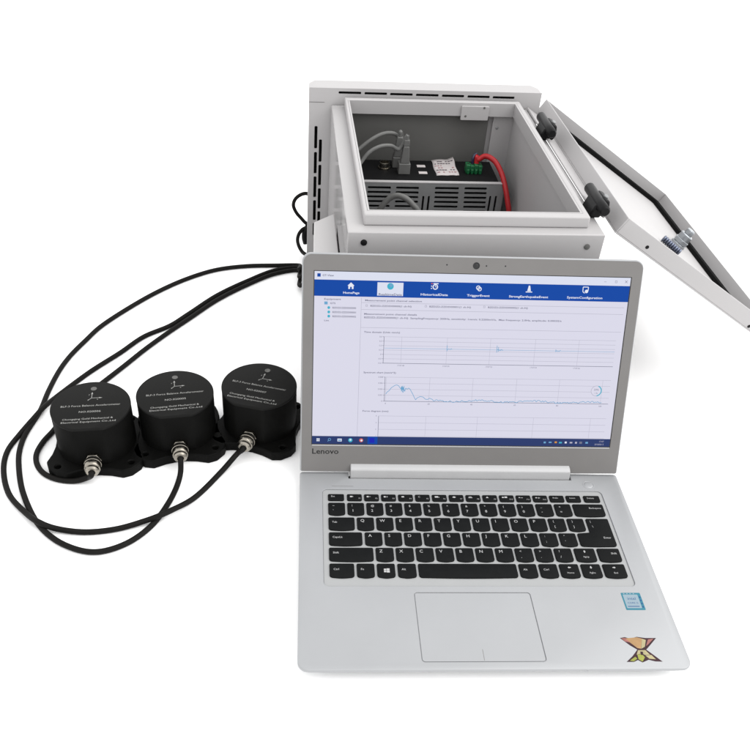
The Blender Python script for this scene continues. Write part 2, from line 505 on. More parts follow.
# bottom row
y0, y1 = 96.6, 113.3
make_key(-138.2, -115.4, y0, y1, [T('Ctrl', 3.6, 8, 3.2)])
make_key(-113.1, -96.7, y0, y1, [T('Fn', 3.6, 8, 3.2)])
make_key(-94.4, -77.7, y0, y1, [R_(6.2, 8.2, 2.2, 1.9), R_(8.7, 8.2, 2.8, 2.2), R_(6.2, 10.5, 2.2, 1.9), R_(8.7, 10.8, 2.8, 2.3)])
make_key(-75.3, -58.1, y0, y1, [T('Alt', 3.6, 8, 3.2)])
make_key(-56.0, 36.2, y0, y1, [])
make_key(38.4, 55.2, y0, y1, [T('Alt', 3.6, 8, 3.2)])
make_key(57.4, 74.6, y0, y1, [T('Ctrl', 3.6, 8, 3.2)])
make_key(76.8, 95.0, y0, y1, [('p', ARR['l'], 7.6, 4.4), T('Home', 0, 11.6, 2.6, 'c')])
make_key(97.4, 115.9, y0, y1, [('p', ARR['d'], 9.2, 5.8), T('PgDn', 0, 11.6, 2.6, 'c')])
make_key(118.2, 139.3, y0, y1, [('p', ARR['r'], 12.0, 4.4), T('End', 0, 11.6, 2.6, 'c')])

# stickers on the palm rest ------------------------------------------
def P2(x, y): q = atz(x, y, ZT + .1); return (q[0], q[1])
bd = MB()
bd.prism(rrect(126.4, 144.2, 60.4, 79.6, .8, 3), ZT + .005, ZT + .09, 0)
bd.sheet(rrect(127.8, 141.4, 62.4, 77.6, .6, 3), ZT + .11, 1)
bd.text('intel', 134.6, 71.6, 4.6, ZT + .14, 2, 'c'); bd.text('CORE i5', 134.6, 67.3, 2.7, ZT + .14, 2, 'c')
bd.sheet([(129, 64), (139.6, 64), (139.6, 64.8), (129, 64.8)], ZT + .14, 2)
for a in (128.5, 131.5, 134.5, 137.5): bd.sheet([(a, 78.1), (a + 1.2, 78.1), (a + 1.2, 79.1), (a, 79.1)], ZT + .14, 1)
for a in (63, 66.5, 70, 73.5): bd.sheet([(142, a), (143.4, a), (143.4, a + 2), (142, a + 2)], ZT + .14, 2)
o = obj('badge_sticker', bd, ['badge_teal', 'badge_light', 'badge_ink'], base, smooth=0)
o['label'] = 'small pale blue processor badge with teal border'
st = MB()
q0 = (610, 600)
def Z4(a, b): return P2(610 + a / 7.5, 600 + b / 7.5)
def poly4(pts, mi, z):
    P = [Z4(*p) for p in pts]
    ar = sum(P[i - 1][0] * P[i][1] - P[i][0] * P[i - 1][1] for i in range(len(P)))
    if ar < 0: P.reverse()
    st.sheet(P, z, mi)
out = [(75, 285), (110, 278), (150, 290), (200, 276), (265, 285), (345, 285), (300, 340), (272, 372), (325, 410), (395, 462), (340, 460), (290, 448), (245, 468), (210, 450), (180, 464), (125, 464), (170, 420), (205, 372), (150, 340)]
P = [Z4(*p) for p in out]
ar = sum(P[i - 1][0] * P[i][1] - P[i][0] * P[i - 1][1] for i in range(len(P)))
if ar < 0: P.reverse()
st.prism(P, ZT + .004, ZT + .08, 0)
poly4([(110, 288), (200, 280), (240, 290), (232, 365), (205, 360), (165, 330)], 1, ZT + .10)
poly4([(240, 290), (268, 300), (262, 350), (234, 366)], 2, ZT + .10)
poly4([(84, 287), (112, 284), (150, 318), (110, 310)], 3, ZT + .12)
poly4([(285, 296), (325, 290), (290, 330), (270, 345)], 3, ZT + .10)
poly4([(330, 290), (344, 287), (296, 342), (286, 345)], 0, ZT + .12)
poly4([(210, 376), (265, 376), (300, 410), (262, 412), (240, 400), (200, 410)], 4, ZT + .10)
poly4([(205, 410), (240, 405), (262, 430), (245, 462), (215, 445)], 5, ZT + .12)
poly4([(265, 415), (310, 412), (345, 445), (295, 440)], 2, ZT + .12)
poly4([(150, 455), (190, 425), (205, 440), (180, 460)], 5, ZT + .12)
poly4([(226, 386), (246, 388), (250, 414), (232, 412)], 0, ZT + .14)
o = obj('bow_sticker', st, ['maroon', 'peach', 'cream', 'pinkish', 'cream', 'lime'], base, smooth=0)
o['label'] = 'bow-shaped peach and lime green sticker'

# hinge cover ----------------------------------------------------------
hc = MB().prism([(228, 9), (243, 9), (244.5, 12), (244.5, 24), (242, 27.5), (233, 27.5), (229.5, 25.5), (227.4, 19), (227, 13)], -114.6, 114.6, axis='x')
obj('hinge_cover', hc, 'silver_bright', laptop, bevel=.8)
obj('hinge_shade_strip', MB().box(-116, 116, 227.5, 238, 5, 8.9), 'gap', laptop, smooth=0)  # dark strip painting the shade under the hinge cover

# lid ------------------------------------------------------------------
LH = 222.9
HP = np.array([0, D - 3, 18.0])
UL = np.array([0, math.cos(LID), math.sin(LID)]); NL = np.array([0, -math.sin(LID), math.cos(LID)])
def L2(x, y):
    q = hit(x, y, HP, NL) - HP
    return (q[0], float(np.dot(q, UL)))
lid = MB().prism(rrect(-W / 2, W / 2, 1.5, LH, 8, 8, rs=(2, 2, 9, 9)), -6.2, -.85)
lid = obj('lid', lid, 'silver', laptop, bevel=1.1, seg=3, loc=HP, rot=(LID, 0, 0))
bz = MB().prism(rrect(-W / 2 + 1.4, W / 2 - 1.4, 2.4, LH - 1.5, 7.6, 8, rs=(1.6, 1.6, 8, 8)), -.8, 0)
bz = obj('bezel', bz, 'bezel', lid)
SB = 31.84
sx0, sx1, sy0, sy1 = -154.5, 154.5, SB, SB + 173.8
cut(bz, MB().box(sx0 - .8, sx1 + .8, sy0 - .8, sy1 + .8, -5, 5))
obj('screen_edge', MB().prism(rrect(sx0 - .75, sx1 + .75, sy0 - .75, sy1 + .75, .2, 2), -.8, -.62), 'glass_black', lid, smooth=0)
obj('screen_trim', MB().box(sx0, sx1, sy0 - 1.9, sy0 - .9, .01, .12), 'silver_bright', lid, smooth=0)
cx, cy = L2(476.4, 265.8)
cm = MB().lathe([(3.3, 0), (3.3, .25), (2.8, .3), (2.6, .05), (1.4, .05), (1.2, .2), (.01, .25)], 32, (cx, cy, 0))
obj('webcam', cm, 'glass_black', lid)
for (a, b) in ((447, 264.8), (486.5, 266), (505.5, 266.2)):
    cx, cy = L2(a, b)
    obj('microphone_hole', MB().lathe([(.75, .0), (.75, .06), (.01, .07)], 16, (cx, cy, 0)), 'glass_black', lid)
lx, ly = L2(311.6, 453.3)
lx2, _ = L2(338.5, 453.3)
obj('brand_lettering', MB().text('Lenovo', lx, ly - .3, 8.0, .05, 0, width=lx2 - lx, bold=.015), 'gap', lid, smooth=0)

# screen picture -------------------------------------------------------
scm = ['s_bg', 's_title', 's_blue', 's_navy', 's_white', 's_text', 's_line', 's_axis', 's_trace', 's_teal', 's_hi', 's_orange', 's_red']
MI = {k: i for i, k in enumerate(scm)}
sc = MB()
Z0 = -.55
def rect(x0, x1, y0, y1, m, lv=1): sc.sheet([(x0, y0), (x1, y0), (x1, y1), (x0, y1)], Z0 + lv * .05, MI[m])
def line(p, q, m, w=.35, lv=2):
    p, q = Vector(p), Vector(q); t = (q - p)
    if t.length < 1e-6: return
    nn = Vector((-t.y, t.x)).normalized() * w / 2
    sc.sheet([p - nn, q - nn, q + nn, p + nn], Z0 + lv * .05, MI[m])
def ring(c, r0, r1, m, a0=0, a1=360, lv=3, nn=24):
    for k in range(nn):
        a, b = (math.radians(a0 + (a1 - a0) * t / nn) for t in (k, k + 1))
        sc.sheet([(c[0] + r0 * math.cos(a), c[1] + r0 * math.sin(a)), (c[0] + r1 * math.cos(a), c[1] + r1 * math.sin(a)),
                  (c[0] + r1 * math.cos(b), c[1] + r1 * math.sin(b)), (c[0] + r0 * math.cos(b), c[1] + r0 * math.sin(b))], Z0 + lv * .05, MI[m])
def disc(c, r, m, lv=3): sc.sheet([(c[0] + r * math.cos(2 * math.pi * k / 16), c[1] + r * math.sin(2 * math.pi * k / 16)) for k in range(16)], Z0 + lv * .05, MI[m])
def words(s, xa, xb, ypx, m, size, lv=4):
    a = L2(xa, ypx); b = L2(xb, ypx)
    sc.text(s, a[0], a[1] - size * .34, size, Z0 + lv * .05, MI[m], width=b[0] - a[0], bold=.02)
sc.sheet([(sx0, sy0), (sx1, sy0), (sx1, sy1), (sx0, sy1)], Z0, MI['s_bg'])
yb1 = L2(314.9, 279.4)[1]; yb0 = L2(314.9, 295.8)[1]
rect(sx0, sx1, yb1, sy1, 's_title'); rect(sx0, sx1, yb0, yb1, 's_blue', 2)
a = L2(319, 275); rect(a[0] - 1.6, a[0] + 1.6, a[1] - 1.6, a[1] + 1.6, 's_blue', 2)
words('GT-View', 322.5, 334, 275.2, 's_text', 2.6)
for xx, sh in ((605.6, 0), (616.4, 1), (626.5, 2)):
    a = L2(xx, 281.9)
    if sh == 0: line((a[0] - 1.2, a[1]), (a[0] + 1.2, a[1]), 's_text', .3)
    if sh == 1: ring(a, 1.1, 1.5, 's_text', 45, 405, nn=4)
    if sh == 2:
        line((a[0] - 1.2, a[1] - 1.2), (a[0] + 1.2, a[1] + 1.2), 's_text', .4); line((a[0] - 1.2, a[1] + 1.2), (a[0] + 1.2, a[1] - 1.2), 's_text', .4)
# menu
words('HomePage', 343, 359.5, 292.6, 's_white', 3.0)
a = L2(351, 286); sc.sheet([(a[0] - 3.4, a[1] + .2), (a[0] + 3.4, a[1] + .2), (a[0], a[1] + 3.4)], Z0 + .15, MI['s_white'])
rect(a[0] - 2.5, a[0] - .8, a[1] - 2.9, a[1] + .3, 's_white', 3); rect(a[0] + .8, a[0] + 2.5, a[1] - 2.9, a[1] + .3, 's_white', 3); rect(a[0] - 1, a[0] + 1, a[1] - .8, a[1] + .3, 's_white', 3)
a = L2(377.6, 282.3); b = L2(403, 296.2)
rect(a[0], b[0], b[1], a[1], 's_title', 3)
words('RealtimeData', 378.5, 402, 294.3, 's_text', 3.0, 5)
a = L2(390.5, 286.4); disc(a, 3.2, 's_teal', 4); disc((a[0] + .6, a[1] + .9), 1.5, 's_trace', 5)
words('HistoricalData', 420.5, 448, 294.4, 's_white', 3.0)
a = L2(435.4, 287); ring(a, 1.7, 2.7, 's_white'); line(a, (a[0], a[1] + 1.6), 's_white', .5, 4); line(a, (a[0] + 1.5, a[1]), 's_white', .5, 4)
rect(a[0] - 4.2, a[0] - 2.6, a[1] + 2.6, a[1] + 3.6, 's_red', 3); rect(a[0] - 2, a[0] + 3, a[1] + 2.7, a[1] + 3.6, 's_white', 3)
rect(a[0] - 4.2, a[0] - 3.2, a[1] + .2, a[1] + 1.2, 's_white', 3); rect(a[0] - 4.2, a[0] - 3.2, a[1] - 2, a[1] - 1, 's_white', 3)
words('TriggerEvent', 467, 489.8, 295.4, 's_white', 3.0)
a = L2(479, 288.4); ring((a[0] - .7, a[1] + .6), 1.3, 2.1, 's_white'); ring((a[0] + .7, a[1] - .7), 1.3, 2.1, 's_white')
words('StrongEarthquakeEvent', 509, 548.3, 296.4, 's_white', 3.0)
a = L2(529.3, 289.4); sc.sheet([(a[0] - 1.8, a[1] - 1.8), (a[0] + 1.8, a[1] - 1.8), (a[0] + .7, a[1] + 3.6), (a[0] - .7, a[1] + 3.6)], Z0 + .15, MI['s_white'])
rect(a[0] - 3.2, a[0] + 3.2, a[1] - 3, a[1] - 2.1, 's_white', 3)
words('SystemConfiguration', 567, 602.6, 297.4, 's_white', 3.0)
a = L2(585.7, 290.2)
for p, q in (((-2.6, 3), (2.6, 3)), ((-2.6, 3), (-2.6, -1.5)), ((2.6, 3), (2.6, -.5)), ((-2.6, -1.5), (-.6, -3))): line((a[0] + p[0], a[1] + p[1]), (a[0] + q[0], a[1] + q[1]), 's_white', .8, 3)
disc((a[0] + 1.1, a[1] - 1.2), 1.7, 's_white', 3)
# tree
words('Equipment', 324, 341, 298.9, 's_text', 2.3); a = L2(326, 303); rect(a[0] - 1.6, a[0] + 1.6, a[1] - 1.4, a[1] + 1.4, 's_trace', 3)
words('GTS', 330, 335.5, 303.2, 's_text', 2.3)
for k, yy in enumerate((307.6, 312, 316.2)):
    a = L2(328.8, yy); disc(a, 1.35, 's_teal')
    words('BZDZ2-ZZDD0000%d' % k, 332.3, 356, yy + .1, 's_text', 2.3)
words('List', 324, 329, 320.4, 's_text', 2.0)
# group boxes
xl = L2(360.5, 330)[0]; xr = sx1 - 3
yl = [L2(360, v)[1] for v in (298, 302.6, 309.5, 327.5)]
line((xl, yl[0]), (xl, sy0 + 7), 's_line', .35)
for v_ in yl[1:]: line((xl, v_), (xr, v_), 's_line', .35)
words('Measurement point channel selection', 365, 422, 300.3, 's_text', 2.3)
for k, (xa, xb) in enumerate(((366.7, 411.6), (425.8, 471), (484.4, 528))):
    a = L2(xa, 305.6 + k * .7); ring(a, 1.0, 1.3, 's_text', 45, 405, nn=4)
    words('BZDZ2-ZZDD0000%d(1 ch-N)' % k, xa + 3.5, xb, 305.8 + k * .8, 's_text', 2.3)
words('Measurement point channel details', 364, 417, 313.9, 's_text', 2.3)
words('BZDZ2-ZZDD00000(1 ch-N)  SamplingFrequency: 200Hz, sensitivity: 1mm/s: 0.2200mV/s,  Max frequency: 2.0Hz, amplitude: 0.00035/s', 364, 562, 317.4, 's_text', 2.3)
words('Time domain (Unit: mm/s)', 364, 400, 332, 's_text', 2.3)
# chart frames
def chart(xa, ytop, ybot, nl, xb=607.0, grid=5, labs=()):
    a = L2(xa, ytop); b = L2(xa, ybot); x1 = L2(xb, ybot)[0] if xb < 606 else sx1 - 7
    line((a[0], b[1]), (a[0], a[1]), 's_axis', .45, 3); line((a[0], b[1]), (x1, b[1]), 's_axis', .45, 3)
    for k in range(nl):
        yy = b[1] + (a[1] - b[1]) * k / (nl - 1)
        line((a[0], yy), (x1, yy), 's_line', .3, 2); line((a[0] - 1.5, yy), (a[0], yy), 's_axis', .35, 3)
        sc.text(labs[k] if k < len(labs) else '0.%d' % k, a[0] - 2.2, yy - .7, 2.1, Z0 + .2, MI['s_text'], 'r')
    return a, b, x1
a, b, x1 = chart(384.2, 336.8, 363.2, 7, labs=('-0.6', '-0.3', '0', '0.2', '0.3', '0.5', '0.6'))
for xx, lb in ((400.7, '17:07:48'), (446, '17:07:50'), (489, '17:07:52'), (533.6, '17:07:54'), (577, '17:07:56')):
    c = L2(xx, 363.8); line((c[0], b[1]), (c[0], a[1]), 's_line', .25, 2)
    sc.text(lb, c[0], b[1] - 2.9, 2.1, Z0 + .2, MI['s_text'], 'c')
yc = L2(447, 349.2)[1]
line((L2(384.2, 349)[0], yc), (x1, yc), 's_trace', .3, 4)
for xx, am in ((447, 3.8), (497, 4.4), (498.5, 3), (556, 1.6)):
    c = L2(xx, 349.8)[0]; line((c, yc - am * .6), (c, yc + am), 's_trace', .5, 5)
    for k in range(10):
        line((c + k * .5, yc + random.uniform(-.8, .8)), (c + k * .5 + .5, yc + random.uniform(-.8, .8)), 's_trace', .35, 5)
words('Spectrum chart (mm/s^2)', 363.5, 396, 372.4, 's_text', 2.3)
a, b, x1 = chart(385.2, 377.2, 401.2, 5, labs=('0', '0.001', '0.004', '0.006', '0.008'))
for xx, lb in ((385.4, '0'), (428.7, '20'), (471.6, '40'), (515, '60'), (557.6, '80'), (600.5, '100')):
    c = L2(xx, 402); line((c[0], b[1]), (c[0], a[1]), 's_line', .25, 2)
    sc.text(lb, c[0], b[1] - 3.2, 2.3, Z0 + .2, MI['s_text'], 'c')
pts = [(245, 290), (252, 280), (265, 270), (275, 256), (285, 250), (295, 243), (305, 241), (315, 246), (322, 258), (328, 262), (334, 275), (338, 282), (342, 262), (347, 276), (352, 258), (360, 264), (368, 258), (376, 264), (382, 276), (390, 290), (398, 308), (405, 321), (412, 312), (430, 303), (445, 306), (458, 318), (470, 319), (480, 312), (495, 319)]
pts = [L2(340 + x / 5.357, 340 + y / 5.357) for x, y in pts]
xx = pts[-1][0]
while xx < x1 - 8:
    xx += 1.3; pts.append((xx, b[1] + 1.3 + random.uniform(-.9, .9) + .8 * math.sin(xx * .11)))
for p, q in zip(pts, pts[1:]): line(p, q, 's_trace', .55, 4)
c = L2(402.5, 388.5)
for k in range(7): line((c[0] - 1.5 + k * .5, c[1] - 2.2 + random.uniform(-1, 1)), (c[0] - 1.5 + k * .5, c[1] + 2 + random.uniform(-1, 1)), 's_trace', .5, 5)
c = L2(596.3, 391); disc(c, 5.6, 's_bg', 5); ring(c, 5.0, 5.5, 's_line', lv=6); ring(c, 4.7, 5.7, 's_teal', -80, 70, 7)
sc.text('59%', c[0], c[1] + .2, 3.0, Z0 + .4, MI['s_text'], 'c'); sc.text('1.2s', c[0], c[1] - 3, 2.2, Z0 + .4, MI['s_text'], 'c')
words('Force diagram (mm)', 362.5, 388.5, 411, 's_text', 2.3)
ya = L2(378.3, 416)[1]; yb = sy0 + 8.4; xa = L2(378.3, 425)[0]
line((xa, yb), (xa, ya), 's_axis', .45, 3)
for k in range(4):
    yy = ya - (ya - yb - .6) * k / 3
    line((xa, yy), (sx1 - 7, yy), 's_line', .3, 2); sc.text(str(4 - k), xa - 2, yy - .7, 2.1, Z0 + .2, MI['s_text'], 'r')
for xx in (425.5, 477, 533, 590):
    c = L2(xx, 425)[0]; line((c, yb), (c, ya), 's_line', .25, 2)
# task bar
tb = 8.3
rect(sx0, sx1, sy0, sy0 + tb, 's_navy', 3)
ty = sy0 + tb / 2
c = L2(318, 440)[0]
for dx, dy in ((-1.5, .2), (.2, .2), (-1.5, -1.5), (.2, -1.5)): rect(c + dx, c + dx + 1.4, ty + dy, ty + dy + 1.4, 's_white', 4)
c = L2(329, 440)[0]; ring((c + .5, ty + .5), 1.0, 1.5, 's_trace', lv=4); line((c - 1.4, ty - 1.6), (c - .3, ty - .4), 's_trace', .5, 4)
c = L2(339.6, 440)[0]; rect(c - 2.2, c + 2.2, ty - 1.5, ty + 1.5, 's_white', 4); rect(c - 1.6, c + 1.6, ty - .9, ty + .5, 's_trace', 5)
c = L2(350.4, 440)[0]; disc((c, ty), 2.2, 's_teal', 4); disc((c, ty + .4), 1.0, 's_white', 5)
c = L2(361.2, 440)[0]; disc((c, ty), 2.1, 's_red', 4); disc((c + .3, ty - .2), 1.1, 's_white', 5)
c = L2(372, 440)[0]; rect(c - 4.6, c + 5.6, sy0 + .1, sy0 + tb - .1, 's_blue', 4); rect(c - 2.6, c + 2.6, ty - 2.6, ty + 2.6, 's_hi', 5)
for xx, mm in ((545, 's_trace'), (550.4, 's_trace'), (556, 's_orange'), (560.7, 's_teal'), (566, 's_white'), (571.3, 's_line'), (576.3, 's_line'), (581, 's_axis'), (587, 's_trace')):
    c = L2(xx, 441)[0]; w = random.uniform(.8, 1.6); rect(c - w, c + w, ty - random.uniform(.6, 1.3), ty + random.uniform(.6, 1.3), mm, 4)
c = L2(604, 441)[0]
sc.text('17:07', c, ty + .6, 2.4, Z0 + .25, MI['s_line'], 'r'); sc.text('2018/8/13', c, ty - 2.6, 2.4, Z0 + .25, MI['s_line'], 'r')
o = obj('screen_display', sc, scm, lid, smooth=0)
o['label'] = 'lit screen with blue menu bar and three charts'

# ================================================================== cabinet
YAW = math.radians(1.6)
CO = np.array([0, 352.0, 0])
ca, sa = math.cos(YAW), math.sin(YAW)
RZ = np.array([[ca, -sa, 0], [sa, ca, 0], [0, 0, 1]])
def loc(P): return RZ.T @ (np.array(P) - CO)
def wor(P): return RZ @ np.array(P, float) + CO
def cab(x, y, axis, val):
    nrm = RZ[:, axis]
    p = CO + nrm * val
    return loc(hit(x, y, p, nrm))
H = 230.0
BX0, BX1, BY0, BY1 = -122.5, 135.0, 1.0, 347.0
cabinet = empty('equipment_cabinet', CO, YAW)
tag(cabinet, 'white steel equipment cabinet lying on its back with its door swung open', 'cabinet')
t = 2.0
# walls
fw = obj('front_wall', MB().box(BX0, BX1, BY0, BY0 + t, 0, H), 'white_paint', cabinet, bevel=1.2, seg=3)
obj('rear_wall', MB().box(BX0 + t, BX1 - t, BY1 - t, BY1, 0, H - t), 'white_paint', cabinet, smooth=0)
obj('right_wall', MB().box(BX1 - t, BX1, BY0 + t + .2, BY1, 0, H - .4), 'white_paint', cabinet, bevel=.8)
lw = obj('left_wall', MB().box(BX0, BX0 + t, BY0 + t + .2, BY1 - .1, 0, H - .4), 'white_gloss', cabinet, bevel=.4)
obj('floor_panel', MB().box(BX0 + t, BX1 - t, BY0 + t, BY1 - t, .5, 2.5), 'white_paint', cabinet, smooth=0)
obj('shaded_back_panel', MB().box(-116, 84, 341.2, 343.6, 3, 226), 'panel_grey', cabinet, bevel=.5)  # back of the interior, its shade put into the grey colour
# right inner liner
obj('liner', MB().box(116, 118, 30, 344, 2.6, 229.5).box(90, 116, 339.5, 341, 2.6, 229.5), 'white_paint', cabinet, smooth=0)
sp = cab(497, 128, 1, 339)
obj('liner_screw', MB().lathe([(1.9, 0), (1.9, .8), (1.2, 1.2), (.01, 1.2)], 16, (sp[0], 339.6, sp[2]), (0, -1, 0)), 'steel', cabinet)
# top rim
OX0, OX1, OY0, OY1 = -106.0, 121.0, 15.0, 342.0       # lip outer
IX0, IX1, IY0, IY1 = -100.5, 113.5, 26.0, 332.5       # opening
rim = MB().box(BX0 + .2, BX1 - .2, BY0 + .2, BY1 - .3, H - 2.2, H)
rim = obj('rim', rim, 'white_paint', cabinet)
cut(rim, MB().box(IX0 - 1.65, IX1 + 1.65, IY0 - 1.65, IY1 + 1.65, H - 20, H + 20))
bv = rim.modifiers.new('bevel', 'BEVEL'); bv.width = .0012; bv.segments = 3; bv.limit_method = 'ANGLE'; bv.angle_limit = math.radians(50)
lip = MB().box(OX0, OX1, OY0, OY1, H + .02, H + 12)
lip = obj('lip', lip, 'white_paint', cabinet)
cut(lip, MB().box(IX0 - 1.65, IX1 + 1.65, IY0 - 1.65, IY1 + 1.65, H - 20, H + 40))
bv = lip.modifiers.new('bevel', 'BEVEL'); bv.width = .0016; bv.segments = 3; bv.limit_method = 'ANGLE'; bv.angle_limit = math.radians(50)
# inner flange hanging below the lip
fl = MB().box(IX0 - 1.6, IX1 + 1.6, IY0 - 1.6, IY1 + 1.6, H - 5, H + 11.6)
fl = obj('inner_flange', fl, 'white_paint', cabinet)
cut(fl, MB().box(IX0 + .3, IX1 - .3, IY0 + .3, IY1 - .3, H - 40, H + 40))
# catch plate on the rear lip
pa = cab(462, 106, 1, 330.5); pb = cab(487.5, 120.5, 1, 330.5)
kp = MB().prism(rrect(pa[0], pb[0], pb[2], pa[2], 1.2, 3), 329.6, 332.4, axis='y')
kp = obj('catch_plate', kp, 'white_paint', cabinet, bevel=.4)
for (a, b) in ((465.5, 116.2), (484.5, 108)):
    s_ = cab(a, b, 1, 329.5)
    obj('screw', MB().lathe([(1.4, 0), (1.4, .4), (.01, .5)], 14, (s_[0], 329.6, s_[2]), (0, -1, 0)), 'panel_grey', kp)
# screws on the front wall
s_ = cab(363.8, 242.4, 1, BY0)
obj('screw', MB().lathe([(3.2, 0), (3.2, .9), (2.4, 1.5), (.01, 1.7)], 24, (s_[0], BY0, s_[2]), (0, -1, 0)), 'unit_black', fw)
s_ = cab(586.9, 246.8, 1, BY0)
obj('screw', MB().lathe([(3.0, 0), (3.0, .7), (2.3, 1.1), (.01, 1.2)], 24, (s_[0], BY0, s_[2]), (0, -1, 0)), 'panel_grey', fw)
# roof with vent slots
RX0, RX1, RY0, RY1, RZ1 = -151.0, 151.0, 349.0, 380.0, 250.5
rf_face = MB().box(RX0, RX1, RY0, RY0 + 1.6, 0, RZ1)
rf_face = obj('roof_face', rf_face, 'white_paint', cabinet)
cm_ = MB()
edges = [(135, 198), (207, 270), (278, 341), (350, 413), (422, 484), (493, 555), (563, 624)]
for k, (a, b) in enumerate(edges):
    ym = 60 + (91 + (104.5 - 91) * k / 6) / 2.778
    p0 = cab(290 + a / 2.778, ym, 1, RY0); p1 = cab(290 + b / 2.778, ym + .15, 1, RY0)
    zc = (p0[2] + p1[2]) / 2
    cm_.prism(rrect(p0[0], p1[0], zc - 1.6, zc + 1.6, 1.2, 3), RY0 - 5, RY0 + 6, axis='y')
for xc, ys in ((315.2, ((126, 148.6), (152, 173.6), (176.4, 197.4), (200.2, 220.2), (222.9, 235.5))), (319.8, ((139.4, 162), (164.8, 185.4), (188.3, 208.7), (211.3, 231)))):
    xw = cab(xc, 170, 1, RY0)[0]
    for (ya, yb) in ys:
        z1 = cab(xc, ya, 1, RY0)[2]; z0 = cab(xc, yb, 1, RY0)[2]
        cm_.prism(rrect(xw - 2.0, xw + 2.0, z0, z1, 1.4, 3), RY0 - 5, RY0 + 6, axis='y')
        cm_.prism(rrect(-xw + 2 - 1.6, -xw + 2 + 1.6, z0, z1, 1.2, 3), RY0 - 5, RY0 + 6, axis='y')
cut(rf_face, cm_)
rs = MB().prism([(RX0 + .3, RY0 + 1.7), (RX1 - .3, RY0 + 1.7), (RX1 - .3, RY1 - 12), (RX1 - 8, RY1), (RX0 + 8, RY1), (RX0 + .3, RY1 - 12)], 0, RZ1 - .3)
rs = obj('roof_shell', rs, 'white_paint', cabinet)
cut(rs, MB().box(RX0 + 2, RX1 - 2, RY0 - 5, RY1 - 14, 2, RZ1 - 2))
bv = rs.modifiers.new('bevel', 'BEVEL'); bv.width = .0012; bv.segments = 3; bv.limit_method = 'ANGLE'; bv.angle_limit = math.radians(30)
obj('slot_shade_sheet', MB().box(RX0 + 2.5, RX1 - 2.5, RY0 + 7, RY0 + 9, 2.5, RZ1 - 2.6), 'foam', cabinet, smooth=0)  # black sheet added behind the slots so they look dark inside
# roof seam
obj('roof_seam', MB().box(RX0 + .4, RX0 + 20, RY0 - .25, RY0 - .02, 232.2, 232.7), 'panel_grey', cabinet, smooth=0)
# side bracket at the bottom end
zb = 198.0
br = [cab(314, 222, 2, zb), cab(333.6, 213.4, 2, zb), cab(338.6, 250, 2, zb), cab(316, 250, 2, zb)]
bp = [(br[0][0], br[0][1]), (br[3][0] - 2, 6.0), (BX0 - 7, 6.0), (BX0 - 7, br[1][1])]
bp = [(min(a, BX0 - 5), b) for a, b in bp]
obj('side_bracket', MB().prism(bp, 0, zb), 'white_paint', cabinet, bevel=1.0)
obj('bracket_web', MB().box(BX0 - 5.1, BX0 - .02, bp[1][1] + 6, bp[3][1] - 22, 0, zb - 3), 'white_paint', cabinet, smooth=0)
# cable glands in the left wall
GL = []
for k, yy in enumerate((262, 280, 298)):
    g_ = MB().lathe([(9, 0), (9, 4), (7, 4.2), (7, 9), (8, 9.2), (8, 15), (5, 18), (3.4, 18.2)], 12, (BX0, yy, 24 + 3 * k), (-1, 0, 0))
    obj('cable_gland', g_, 'hinge_black', cabinet)
    GL.append(wor((BX0 - 18, yy, 24 + 3 * k)))
# ---- door
TH = math.radians(32.56)
DX, DZ, DY0, DY1, DW, DH = 153.9, 220.4, 25.0, 368.6, 242.4, 19.5
door = MB()
tt = 1.8
door.box(0, DW, DY0, DY1, 0, tt)
door = obj('door', door, 'white_paint', cabinet, bevel=.7, seg=2)
door.location = (DX * S, 0, DZ * S); door.rotation_euler = (0, TH, 0)
def dpart(name, mb, m, **k): return obj(name, mb, m, door, **k)
dpart('door_flange', MB().box(0, tt, DY0, DY1, tt, DH), 'white_paint', bevel=.6)
dpart('door_flange', MB().box(DW - tt, DW, DY0, DY1, tt, DH), 'white_paint', bevel=.6)
dpart('hinge_strip', MB().box(-23.5, -.1, DY0 + 34, DY1 - 22, -1.6, .4), 'white_paint', bevel=.4)
nf = dpart('door_flange', MB().box(tt, DW - tt, DY0, DY0 + tt, tt, DH - .1), 'white_paint', bevel=.5)
dpart('door_flange', MB().box(tt, DW - tt, DY1 - tt, DY1, tt, DH - .1), 'white_paint', bevel=.5)
def dloc(P):
    q = loc(P) - np.array([DX, 0, DZ])
    return np.array([q[0] * math.cos(TH) - q[2] * math.sin(TH), q[1], q[0] * math.sin(TH) + q[2] * math.cos(TH)])
DN = RZ @ np.array([math.sin(TH), 0, math.cos(TH)])
def dpx(x, y, b): return dloc(hit(x, y, wor((DX, 0, DZ)) + DN * b, DN))
# foam gasket, one piece with mitred corners
ga, gb = 7.0, 15.0
gx0, gx1, gy0, gy1 = ga + 4, DW - ga, DY0 + ga, DY1 - ga
gk = MB().prism(rrect(gx0, gx1, gy0, gy1, 4, 4), tt, tt + 5.0)
gk = dpart('gasket', gk, 'foam')
cut(gk, MB().prism(rrect(gx0 + 11, gx1 - 11, gy0 + 11, gy1 - 11, 3, 4), -5, 20))
for a, b in ((647.2, 247.2), (749, 326.3)):
    nrm = RZ[:, 1]; q = dloc(hit(a, b, wor((0, DY0, 0)), nrm))
    dpart('rivet_hole', MB().lathe([(2.0, 0), (2.0, .3), (.01, .35)], 14, (q[0], DY0 + .02, q[2]), (0, -1, 0)), 'unit_black')
